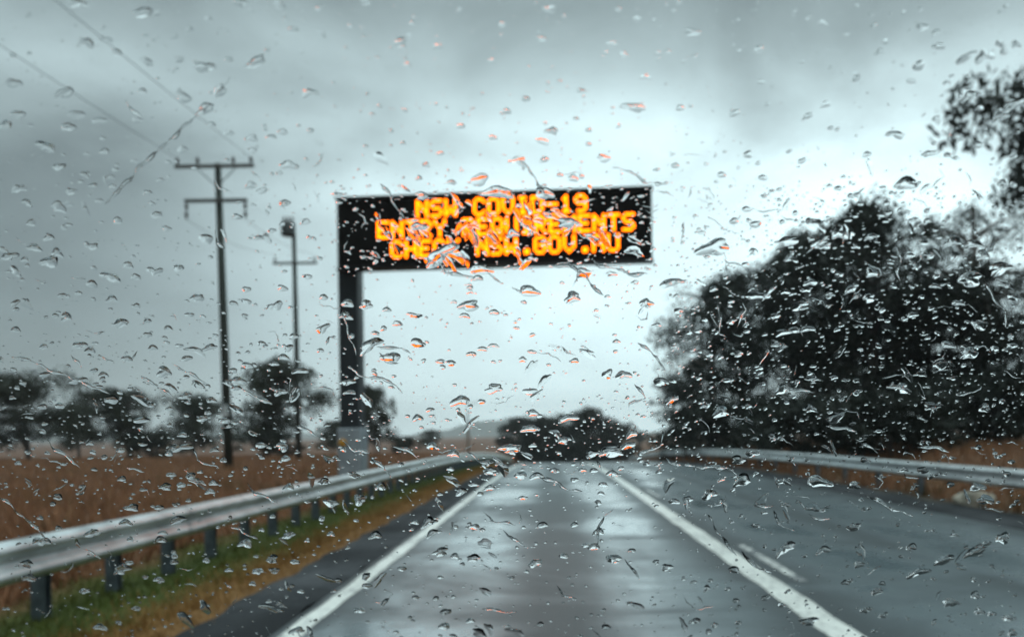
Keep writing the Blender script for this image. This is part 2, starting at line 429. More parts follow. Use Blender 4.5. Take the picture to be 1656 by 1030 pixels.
# ------------------------------------------------------------------ guardrails
WPROF = [(0, .155), (.012, .150), (.055, .125), (.078, .105), (.078, .075), (.055, .050), (.005, .020), (.005, -.020), (.055, -.050), (.078, -.075), (.078, -.105), (.055, -.125), (.012, -.150), (0, -.155)]
def guardrail(x0, face, top, y0, y1, gap, label, drop, off):
    root = empty('guardrail', (x0, (y0 + y1) / 2, pz((y0 + y1) / 2)))
    L = root.location
    ys = list(np.arange(y0, y1, 1.0))
    mb = MB(); v = []; n = len(WPROF)
    th = .004
    for side in (0, 1):
        for y in ys:
            for px_, pz_ in WPROF:
                v.append((x0 + bend(y) + face * (px_ - side * th) - L.x, y - L.y, pz(y) + top - .155 + pz_ - L.z))
    q = len(ys) * n
    f = []
    for s_ in (0, 1):
        for j in range(len(ys) - 1):
            for i in range(n - 1):
                t = (s_ * q + j * n + i, s_ * q + j * n + i + 1, s_ * q + j * n + n + i + 1, s_ * q + j * n + n + i)
                f.append(t if s_ else t[::-1])
    for j in range(len(ys) - 1):
        for i in (0, n - 1): f.append((j * n + i, j * n + n + i, q + j * n + n + i, q + j * n + i))
    mb.add(v, f, True)
    for yj in np.arange(y0 + 1.9, min(y1, 40), 3.8):                # overlapped joints with bolt heads
        v2 = [(x0 + bend(y) + face * (px_ + .006) - L.x, y - L.y, pz(y) + top - .155 + pz_ - L.z) for y in (yj - .16, yj + .16) for px_, pz_ in WPROF]
        mb.add(v2, [((i, i + 1, n + i + 1, n + i) if face > 0 else (i + 1, i, n + i, n + i + 1)) for i in range(n - 1)], True)
        for dy in (-.11, .11):
            for zb in (.09, .035, -.035, -.09):
                cxx = x0 + bend(yj) + face * (.078 if abs(zb) > .05 else .035) - L.x
                mb.box((cxx - .016, yj + dy - .014 - L.y, pz(yj) + top - .155 + zb - .014 - L.z), (cxx + .016, yj + dy + .014 - L.y, pz(yj) + top - .155 + zb + .014 - L.z), .005)
    mb.build('beam', M['galv'], root)
    pm = None
    for y in np.arange(y0 + off, y1 - .5, gap):
        if pm is None:
            p = MB()
            p.box((-.055, -.0375, -top - .35), (.055, -.0315, -.02)); p.box((-.055, .0315, -top - .35), (.055, .0375, -.02)); p.box((-.052, -.0315, -top - .35), (-.046, .0315, -.023))
            p.box((-.045, -.05, -.27), (.045, -.0385, -.03)); p.box((.055, -.05, -.26), (.115, .05, -.05), .008)
            pm = p.mesh('post', M['post_steel'])
        o = link_obj('post', pm, root, (x0 + bend(y) - face * .118 - L.x, y - L.y, pz(y) + top - L.z))
        o.rotation_euler.z = 0 if face > 0 else math.pi
    tag(root, label, 'guardrail')
guardrail(-3.80, 1, .665, 2.2, 70, .95, 'wet galvanised guardrail beside the green verge, on closely spaced dark posts', 0, .7)
guardrail(7.38, -1, .69, 5.0, 75, 2.0, 'grey guardrail below the dark trees across the road, with brown grass behind', 0, .4)

# ------------------------------------------------------------------ message sign
FONT = {'N': '10001 11001 10101 10101 10011 10001 10001', 'S': '01111 10000 10000 01110 00001 00001 11110', 'W': '10001 10001 10001 10101 10101 11011 10001',
        'C': '01110 10001 10000 10000 10000 10001 01110', 'O': '01110 10001 10001 10001 10001 10001 01110', 'V': '10001 10001 10001 10001 10001 01010 00100',
        'I': '01110 00100 00100 00100 00100 00100 01110', 'D': '11110 10001 10001 10001 10001 10001 11110', '-': '00000 00000 00000 11111 00000 00000 00000',
        '1': '00100 01100 00100 00100 00100 00100 01110', '9': '01110 10001 10001 01111 00001 00001 01110', 'E': '11111 10000 10000 11110 10000 10000 11111',
        'T': '11111 00100 00100 00100 00100 00100 00100', 'R': '11110 10001 10001 11110 10100 10010 10001', 'Y': '10001 10001 01010 00100 00100 00100 00100',
        'Q': '01110 10001 10001 10001 10101 10010 01101', 'U': '10001 10001 10001 10001 10001 10001 01110', 'M': '10001 11011 10101 10101 10001 10001 10001',
        'H': '10001 10001 10001 11111 10001 10001 10001', 'K': '10001 10010 10100 11000 10100 10010 10001', '.': '00000 00000 00000 00000 00000 00110 00110',
        'G': '01110 10001 10000 10111 10001 10001 01110', 'A': '01110 10001 10001 11111 10001 10001 10001'}
sign = tag(empty('message_sign', (-5.09, 19.2, gz(-5.09, 19.2)), R(-4.0)), 'black overhead electronic sign on a dark post, lit with three lines of amber lettering', 'message sign')
mb = MB(); mb.box((-.25, -.25, 1.55), (.25, .25, 7.05), .03); post = mb.build('post', M['sign_steel'], sign)
mb = MB(); mb.box((-.30, -.30, -.3), (.30, .30, 1.55), .03)
for sx in (-.36, .36):
    for sy in (-.36, .36): mb.lathe([(.03, .04), (.03, .16)], (sx, sy, 0), 8)
mb.box((-.45, -.45, -.3), (.45, .45, .06), .02); mb.build('base', M['sign_base'], sign)
mb = MB(); mb.lathe([(.10, 0), (.11, .01), (.10, .022)], (0, 0, 0), 16)
pl = mb.build('marker_plate', M['amber_plate'], sign, (-.16, -.302, 1.18)); pl.rotation_euler.x = R(90)
for z in (5.85, 6.75):
    mb = MB(); mb.box((.272, -.14, z - .14), (7.3, .14, z + .14), .02); mb.build('support_arm', M['sign_steel'], sign)
PX0, PX1, PZ0, PZ1 = -.12, 7.60, 5.47, 7.18
mb = MB(); mb.box((PX0, -.62, PZ0), (PX1, -.275, PZ1), .03); cab = mb.build('cabinet', M['cabinet'], sign)
mb = MB(); mb.box((PX0 + .07, -.632, PZ0 + .07), (PX1 - .07, -.6205, PZ1 - .07)); mb.build('screen', M['screen'], sign)
for a, b in (((PX0 - .03, -.70, PZ1 + .003), (PX1 + .03, -.30, PZ1 + .035)), ((PX0 - .03, -.66, PZ0 - .035), (PX1 + .03, -.30, PZ0 - .003))):
    mb = MB(); mb.box(a, b, .008); mb.build('cabinet_edge', M['cabinet'], sign)
PT = .0587
for li, txt in enumerate(('NSW COVID-19', 'ENTRY REQUIREMENTS', 'CHECK NSW.GOV.AU')):
    leds = MB(); wd = (len(txt) * 6 - 1) * PT; x0 = 4.05 - wd / 2 + (-.06, .02, 0)[li]; ztop = 7.05 - li * .485
    for ci, ch in enumerate(txt):
        if ch == ' ': continue
        for rr, row in enumerate(FONT[ch].split()):
            for cc, bit in enumerate(row):
                if bit == '1':
                    x = x0 + (ci * 6 + cc) * PT; z = ztop - rr * PT * 1.03
                    n = 8; r_ = .037
                    v = [(x + r_ * math.cos(a), -.640, z + r_ * math.sin(a)) for a in [2 * math.pi * k / n for k in range(n)]]
                    v += [(x + r_ * math.cos(a), -.633, z + r_ * math.sin(a)) for a in [2 * math.pi * k / n for k in range(n)]]
                    leds.add(v, [tuple(range(n))] + [(i, (i + 1) % n + 0, (i + 1) % n + n, i + n) for i in range(n)])
    leds.build('lettering', M['led'], sign)

# ------------------------------------------------------------------ power poles
def insul(mb, p, down=False):
    s = -1 if down else 1
    prof = [(.015, 0), (.02, .05), (.075, .07), (.03, .10), (.085, .12), (.03, .16), (.085, .18), (.035, .22), (.04, .28), (.01, .30)]
    mb.lathe([(r * 1.15, z * s * 1.15) for r, z in prof], p, 10)
def power_pole(x, y, top, label, arms, rad, lean, extra):
    z0 = gz(x, y)
    root = tag(empty('power_pole', (x, y, z0)), label, 'power pole', 'power poles in the field')
    H = top - z0
    mb = MB(); mb.tube([(0, 0, -.4), (lean * .5, 0, H * .5), (lean, 0, H)], [rad * 1.15, rad, rad * .78], 12); mb.build('pole', M['timber'], root)
    for (zz, l, r_, ups, downs) in arms:
        cx_ = lean * zz / H; zc = zz
        mb = MB(); mb.box((cx_ - l, -rad - .13, zc - .07), (cx_ + r_, -rad - .01, zc + .07), .01)
        arm = mb.build('crossarm', M['arm'], root)
        for u in ups:
            mi = MB(); insul(mi, (cx_ + u, -rad - .07, zc + .071)); mi.build('insulator', M['ceramic'], arm)
        for u in downs:
            mi = MB(); insul(mi, (cx_ + u, -rad - .07, zc - .071), True); insul(mi, (cx_ + u, -rad - .07, zc - .42), True); mi.build('insulator', M['ceramic'], arm)
    extra(root, H, lean)
    return root
def ex1(root, H, lean):
    mb = MB()
    for s in (-1, 1): mb.tube([(lean, -.1, H - 1.0), (lean + s * .8, -.16, H - .25)], .022, 6)
    mb.build('arm_brace', M['wire'], root)
    mb = MB(); mb.box((lean * .1 - .1, -.33, 2.2), (lean * .1 + .1, -.22, 2.7), .01); mb.build('pole_tag', M['galv'], root)
power_pole(-13.75, 32, 13.0, 'nearer timber power pole carrying two crossarms, left of the overhead sign', [(12.75, 1.72, 1.62, [-1.6, -.75, .75, 1.5], []), (11.3, 1.35, 1.28, [], [-1.28, 1.2])], .165, -.30, ex1)
def ex2(root, H, lean):
    mb = MB(); mb.lathe([(.05, 0), (.40, .03), (.42, .1), (.42, .78), (.36, .86), (.05, .90)], (-.35, -.3, H - .55), 16); t = mb.build('transformer', M['transformer'], root)
    for k in (-.25, 0, .25):
        mi = MB(); insul(mi, (-.35 + k, -.3, H + .33)); mi.build('insulator', M['ceramic'], t)
power_pole(-15.5, 46, 14.1, 'thinner farther power pole with a transformer at its top, close to the sign post', [(11.95, 1.25, 1.45, [-1.1, 1.3], [])], .155, -.12, ex2)
def wire(a, b, sag, label):
    a, b = Vector(a), Vector(b); mid = (a + b) / 2
    pts = []
    for i in range(41):
        t = i / 40; p = a.lerp(b, t); p.z -= sag * 4 * t * (1 - t); pts.append(p - mid)
    mb = MB(); mb.tube(pts, .010, 6); tag(mb.build('power_wire', M['wire'], None, mid), label, 'wire', 'power lines over the field')
wl = 'thin power wire running up from the nearer pole to the upper corner of the view'
for u in (-1.6, 1.5): wire((-14.05 + u, 31.76, 13.16), (-14.05 + u, -30, 13.3), .9, wl)
for u, v in ((-1.28, -1.1), (1.2, 1.3)): wire((-14.05 + u, 31.76, 10.6), (-15.6 + v, 45.76, 12.5), .3, 'thin power wire slung between the two timber power poles')
# far lamp post by the road
lp = tag(empty('lamp_post', (at(757, 700, 120).x, 120, gz(at(757, 700, 120).x, 120))), 'faint grey lamp post far off where the left guardrail ends', 'lamp post')
mb = MB(); mb.tube([(0, 0, -.3), (0, 0, 4), (0, 0, 6.3 - lp.location.z)], [.30, .26, .2], 10); mb.build('pole', M['galv'], lp)
mb = MB(); mb.tube([(0, 0, 6.2 - lp.location.z), (.3, 0, 6.5 - lp.location.z), (1.0, 0, 6.55 - lp.location.z)], [.09, .08, .07], 8); mb.build('arm', M['galv'], lp)
mb = MB(); mb.box((.95, -.12, 6.46 - lp.location.z), (1.6, .12, 6.62 - lp.location.z), .03); mb.build('lamp_head', M['galv'], lp)

# rock under the far guardrail
def rock(p, s, label):
    r_ = random.Random(5); mb = MB(); v = []; n = 12
    rings = [(.35, 1.0), (.75, .92), (1.0, .55), (1.05, .15), (.95, -.3)]
    for rr, z in rings:
        for k in range(n):
            a = 2 * math.pi * k / n; q = rr * (1 + .16 * math.sin(3 * a + rr * 4) + r_.uniform(-.09, .09))
            v.append((q * s * math.cos(a), q * s * .7 * math.sin(a), z * s * .62 + r_.uniform(-.02, .02)))
    f = [tuple(range(n))] + [(i * n + k, (i + 1) * n + k, (i + 1) * n + (k + 1) % n, i * n + (k + 1) % n) for i in range(4) for k in range(n)]
    mb.add(v, f); tag(mb.build('rock', M['rock'], None, p), label, 'rock')
rock((7.42, 13.3, .02), .34, 'pale beige rock on the verge under the guardrail across the road')

# ------------------------------------------------------------------ trees
def make_tree_mesh(seed, H, rad, crown0, nclump, nleaf, leaf, leafm, barkm, droop=.5, stems=1, spread=1.0):
    r_ = random.Random(seed); g_ = np.random.default_rng(seed)
    tk = MB(); cents = []
    for s in range(stems):
        a0 = r_.uniform(0, 6.28); bx, by = (math.cos(a0) * .35 * (stems > 1), math.sin(a0) * .35 * (stems > 1))
        top = H * r_.uniform(.80, .9)
        lean = Vector((r_.uniform(-.1, .1) * H + bx * 3, r_.uniform(-.1, .1) * H + by * 3, 0))
        pts = []
        for i in range(8):
            t = i / 7
            pts.append(Vector((bx, by, -.3)) + lean * t ** 1.4 + Vector((r_.uniform(-.12, .12) * (i > 0), r_.uniform(-.12, .12) * (i > 0), t * top)))
        tr = H * .018 / stems ** .4
        tk.tube(pts, [tr * (1.25 - .95 * i / 7) for i in range(8)], 9)
        nl = nclump // stems
        for k in range(nl):
            t = r_.uniform(crown0, 1.0); i = min(6, int(t * 7)); p = pts[i].lerp(pts[i + 1], t * 7 - i)
            a = r_.uniform(0, 6.28); env = math.sin(math.pi * min(1, max(.12, (t - crown0 + .16) / (1.12 - crown0)))) ** .6
            ln = rad * env * r_.uniform(.25, 1.15) * spread
            e = p + Vector((math.cos(a) * ln, math.sin(a) * ln, ln * r_.uniform(.05, .5)))
            e.z = min(e.z, H - .3)
            mid = p.lerp(e, .5) + Vector((0, 0, ln * .08))
            tk.tube([p, mid, e], [tr * .38, tr * .26, tr * .08], 5)
            cents.append((e, r_.uniform(.45, 1.2) * rad * .27))
            if r_.random() < .5: cents.append((mid + Vector((r_.uniform(-.5, .5), r_.uniform(-.5, .5), .3)), rad * .22))
    trunk = tk.mesh('trunk', barkm)
    P = []
    for e, cr_ in cents:
        n = int(nleaf * (cr_ / (rad * .3)) ** 1.6)
        d = g_.normal(size=(n, 3)); d /= np.linalg.norm(d, axis=1)[:, None]
        q = d * (g_.random(n) ** .5)[:, None] * cr_ * np.array([1.15, 1.15, .75])
        q[:, 2] -= droop * (q[:, 0] ** 2 + q[:, 1] ** 2) / (cr_ + 1e-6) * .6
        P.append(q + np.array(e))
    P = np.concatenate(P); n = len(P)
    ax = g_.normal(size=(n, 3)); ax[:, 2] -= droop * 1.6; ax /= np.linalg.norm(ax, axis=1)[:, None]
    bx_ = np.cross(ax, g_.normal(size=(n, 3))); bx_ /= np.linalg.norm(bx_, axis=1)[:, None]
    L = leaf * g_.uniform(.6, 1.5, n)[:, None]; Wd = L * g_.uniform(.22, .42, n)[:, None]
    V = np.stack([P - ax * L, P + bx_ * Wd, P + ax * L, P - bx_ * Wd], 1).reshape(-1, 3)
    crown = np_mesh('crown', V, 4, leafm)
    return trunk, crown
def place_tree(proto, x, y, sc, rz, label, cat, group, name, dz=0.0, sx=1.0):
    root = tag(empty(name, (x, y, gz(x, y) + dz), rz), label, cat, group)
    root.scale = (sc * sx, sc * sx, sc)
    link_obj('trunk', proto[0], root); link_obj('crown', proto[1], root)
gumA = make_tree_mesh(3, 14, 4.6, .22, 80, 330, .15, M['leaf_dark'], M['bark'], .55, 1)
gumB = make_tree_mesh(8, 14, 4.7, .24, 78, 310, .15, M['leaf_dark'], M['bark'], .6, 2)
gumC = make_tree_mesh(14, 12, 4.2, .18, 66, 310, .14, M['leaf_dark'], M['bark'], .45, 2)
gumThin = make_tree_mesh(21, 15, 4.4, .42, 24, 150, .13, M['leaf_dark'], M['pale_bark'], .8, 1, 1.1)
gumOver = make_tree_mesh(29, 14, 4.2, .60, 90, 520, .15, M['leaf_dark'], M['pale_bark'], .7, 1)
gumO = make_tree_mesh(25, 8, 4.0, .20, 52, 300, .14, M['leaf_olive'], M['bark'], .4, 2)
gumP = make_tree_mesh(33, 8, 4.4, .24, 54, 290, .14, M['leaf_olive'], M['bark'], .4, 3)
gumF = make_tree_mesh(41, 9, 4.4, .08, 60, 420, .17, M['leaf_far'], M['bark'], .3, 2)
scrub = make_tree_mesh(52, 3.2, 2.4, .05, 34, 200, .11, M['leaf_dark'], M['bark'], .3, 3)
def T(proto, px, d, top, rz, label, protoH, name='gum_tree', cat='tree', group=None, sx=1.0):
    p = at(px, 702, d); z0 = gz(p.x, d)
    H = at(px, top, d).z - z0
    place_tree(proto, p.x, d, H / protoH, rz, label, cat, group, name, 0, sx)
GR, GL, GC = 'dark trees on the bank across the road', 'trees beyond the brown field', 'trees beyond the crest of the road'
T(gumA, 1415, 36, 262, .3, 'tallest dense dark gum tree on the bank across the road', 14, group=GR)
T(gumB, 1322, 40, 352, 1.9, 'dark gum tree just left of the tallest one on the far bank', 14, group=GR)
T(gumC, 1215, 46, 418, 2.6, 'smaller rounded dark gum tree above the middle of the right guardrail', 12, group=GR)
T(gumThin, 1150, 50, 405, .9, 'loose see-through gum tree at the road end of the dark trees', 15, group=GR)
T(gumC, 1115, 56, 560, 4.0, 'low dark gum tree nearest the gap where the road disappears', 12, group=GR)
T(gumB, 1500, 36, 415, 4.4, 'dark gum tree just right of the tallest one, with sky gaps beside it', 14, group=GR)
T(gumC, 1625, 32, 392, 2.2, 'broad dark gum tree at the right end of the bank, under the overhanging one', 12, group=GR)
T(gumOver, 1845, 23, -70, 5.2, 'gum tree reaching highest of all, overhanging from the right edge of the view', 14, group=GR)
T(gumThin, 1590, 34, 262, 3.4, 'thin gum tree with sparse hanging leaves between the tall crowns on the right', 15, group=GR)
T(gumA, 1445, 44, 450, 5.5, 'dark gum tree filling the row behind the tallest one', 14, group=GR)
T(gumC, 1340, 50, 520, 1.2, 'lower dark gum tree filling in behind the tallest crown', 12, group=GR)
for px, d, top, rz, lb in ((1120, 50, 640, .4, 'dark scrub bush at the road end of the far bank'), (1195, 38, 630, 1.4, 'dark scrub bush under the smaller rounded gum tree'), (1285, 30, 625, 2.4, 'dark scrub bush under the gum left of the tallest'),
                           (1370, 26, 618, 3.1, 'dark scrub bush at the foot of the tallest gum tree'), (1455, 23.5, 615, 4.0, 'dark scrub bush at the foot of the gum right of the tallest'), (1545, 28, 590, 5.1, 'dark scrub bush before the broad gum at the right end'), (1640, 25, 570, 5.8, 'largest dark scrub bush at the right edge of the view')):
    T(scrub, px, d, top, rz, lb, 3.2, 'scrub_bush', 'bush', 'scrub under the dark trees', 1.15)
T(gumP, 55, 58, 585, .5, 'broad olive tree at the left edge of the view beyond the field', 8, group=GL, sx=1.15)
T(gumO, 215, 62, 612, 2.5, 'bushy olive tree left of the timber poles, fuller of the two there', 8, group=GL, sx=1.15)
T(gumP, 310, 66, 622, 4.2, 'olive tree directly behind the nearer power pole', 8, group=GL, sx=.85)
T(gumO, 425, 60, 562, 5.0, 'tall olive tree standing between the two power poles', 8, group=GL, sx=.9)
T(gumP, 130, 84, 640, 1.1, 'farther olive tree in the gap near the left edge', 8, group=GL, sx=.8)
T(gumO, 610, 62, 608, 3.0, 'narrow olive tree just right of the sign post', 8, group=GL, sx=.6)
T(gumO, 535, 82, 672, .2, 'low olive tree just left of the sign post', 8, group=GL, sx=.9)
T(scrub, 650, 66, 700, .9, 'low bush behind the guardrail right of the sign post', 3.2, 'scrub_bush', 'bush', None, 1.0)
T(scrub, 250, 60, 690, 2.9, 'low bush under the bushy olive tree beyond the field', 3.2, 'scrub_bush', 'bush', None, 1.4)
T(scrub, 445, 58, 690, 3.9, 'low bush under the tall olive tree between the poles', 3.2, 'scrub_bush', 'bush', None, 1.4)
T(gumF, 852, 105, 664, .3, 'dark tree at the left of the clump beyond the road crest', 9, group=GC)
T(gumF, 893, 100, 660, 1.7, 'dark tree in the middle of the clump beyond the road crest', 9, group=GC)
T(gumF, 935, 98, 646, 3.3, 'highest dark tree of the clump beyond the road crest', 9, group=GC)
T(gumF, 980, 104, 672, 4.6, 'lower dark tree at the right of the clump beyond the road crest', 9, group=GC)
T(gumF, 1035, 240, 693, 5.6, 'small faint tree between the road crest clump and the far bank', 9, group=GC)
T(gumO, 690, 190, 690, 5.6, 'small faint tree far off beyond the left guardrail', 8, group=GC)

# ------------------------------------------------------------------ windscreen and the rain on it
RAKE, DIST = R(35), .56
PU, PV, PN = Vector((1, 0, 0)), Vector((0, -math.cos(RAKE), math.sin(RAKE))), Vector((0, math.sin(RAKE), math.cos(RAKE)))
P0 = Vector((0, DIST, EYE)); EYEV = Vector((0, 0, EYE))
def pane(px, py):
    r = ray(px, py); t = (P0 - EYEV).dot(PN) / r.dot(PN)
    return EYEV + r * t
mb = MB(); th = .005
rc = lambda u, v, w: PU * u + PV * v + PN * w
out = []
for (uc, vc, a0) in ((.62, .40, 0), (-.62, .40, 90), (-.68, -.48, 180), (.68, -.48, 270)):
    for k in range(5):
        a = R(a0 + k * 22.5); out.append((uc + .08 * math.cos(a), vc + .08 * math.sin(a)))
v = [rc(u, w, 0) for u, w in out] + [rc(u, w, -th) for u, w in out]; n = len(out)
mb.add(v, [tuple(range(n)), tuple(range(2 * n - 1, n - 1, -1))] + [(i, n + i, n + (i + 1) % n, (i + 1) % n) for i in range(n)])
tag(mb.build('windscreen', M['glass'], None, P0), 'clear raked car windscreen covered in rain, close in front of everything', 'windscreen')

LIFT = .0004
def drop_geo(px, py, w, h, tilt, nA=22, rings=(.3, .56, .76, .9, .975, 1.0), rr=random, flat=None):
    c = pane(px, py)
    ca, sa = math.cos(R(tilt)), math.sin(R(tilt))
    ph = [rr.uniform(0, 6.28) for _ in range(4)]; big_ = 1.0 + .7 * (w > 19); am = [rr.uniform(.03, .17) * big_, rr.uniform(.03, .14) * big_, rr.uniform(.01, .08) * big_, 0]; sx_, sy_ = rr.uniform(-.22, .22), rr.uniform(-.05, .25)
    bendy = rr.uniform(-.05, .30) * h
    pts = []
    for k in range(nA):
        a = 2 * math.pi * k / nA
        q = 1 + am[0] * math.sin(2 * a + ph[0]) + am[1] * math.sin(3 * a + ph[1]) + am[2] * math.sin(5 * a + ph[2])
        ex, ey = w / 2 * q * math.cos(a), h / 2 * q * math.sin(a)
        ey += bendy * ((ex / (w / 2)) ** 2 - .4)
        pts.append(pane(px + ex * ca - ey * sa, py + ex * sa + ey * ca))
    A = sum((p - c).length for p in pts) / nA
    mn = min((p - c).length for p in pts)
    H = (flat or rr.choice((rr.uniform(.20, .32), rr.uniform(.32, .50)))) * (mn * .65 + A * .35)
    base = c + PN * LIFT
    ex_ = rr.uniform(.75, 1.15)
    pk = pane(px + sx_ * w / 2, py + sy_ * h / 2)
    v = [PN * H + (pk - c) * .9]
    for rho in rings:
        hh = H * (1 - rho ** 2) ** ex_ if rho < 1 else 0
        sh = (1 - rho) * .9
        for p in pts: v.append((p - c) * rho + PN * hh + (pk - c) * sh)
    nR = len(rings); f = [(0, 1 + k, 1 + (k + 1) % nA) for k in range(nA)]
    for j in range(nR - 1):
        o = 1 + j * nA
        f += [(o + k, o + nA + k, o + nA + (k + 1) % nA, o + (k + 1) % nA) for k in range(nA)]
    e0 = len(v); v += [(p - c) for p in pts]; v.append(Vector((0, 0, 0)))
    f2 = [(e0 + (k + 1) % nA, e0 + k, e0 + nA) for k in range(nA)]
    o = 1 + (nR - 1) * nA
    return base, v, f, f2

def add_drop(mb, g, at0=None):
    base, v, f, f2 = g
    o = len(mb.v); off = base - at0 if at0 is not None else Vector()
    mb.v += [tuple(p + off) for p in v]
    mb.f += [tuple(i + o for i in q) for q in f] + [tuple(i + o for i in q) for q in f2]
    mb.sm += [True] * len(f) + [False] * len(f2)

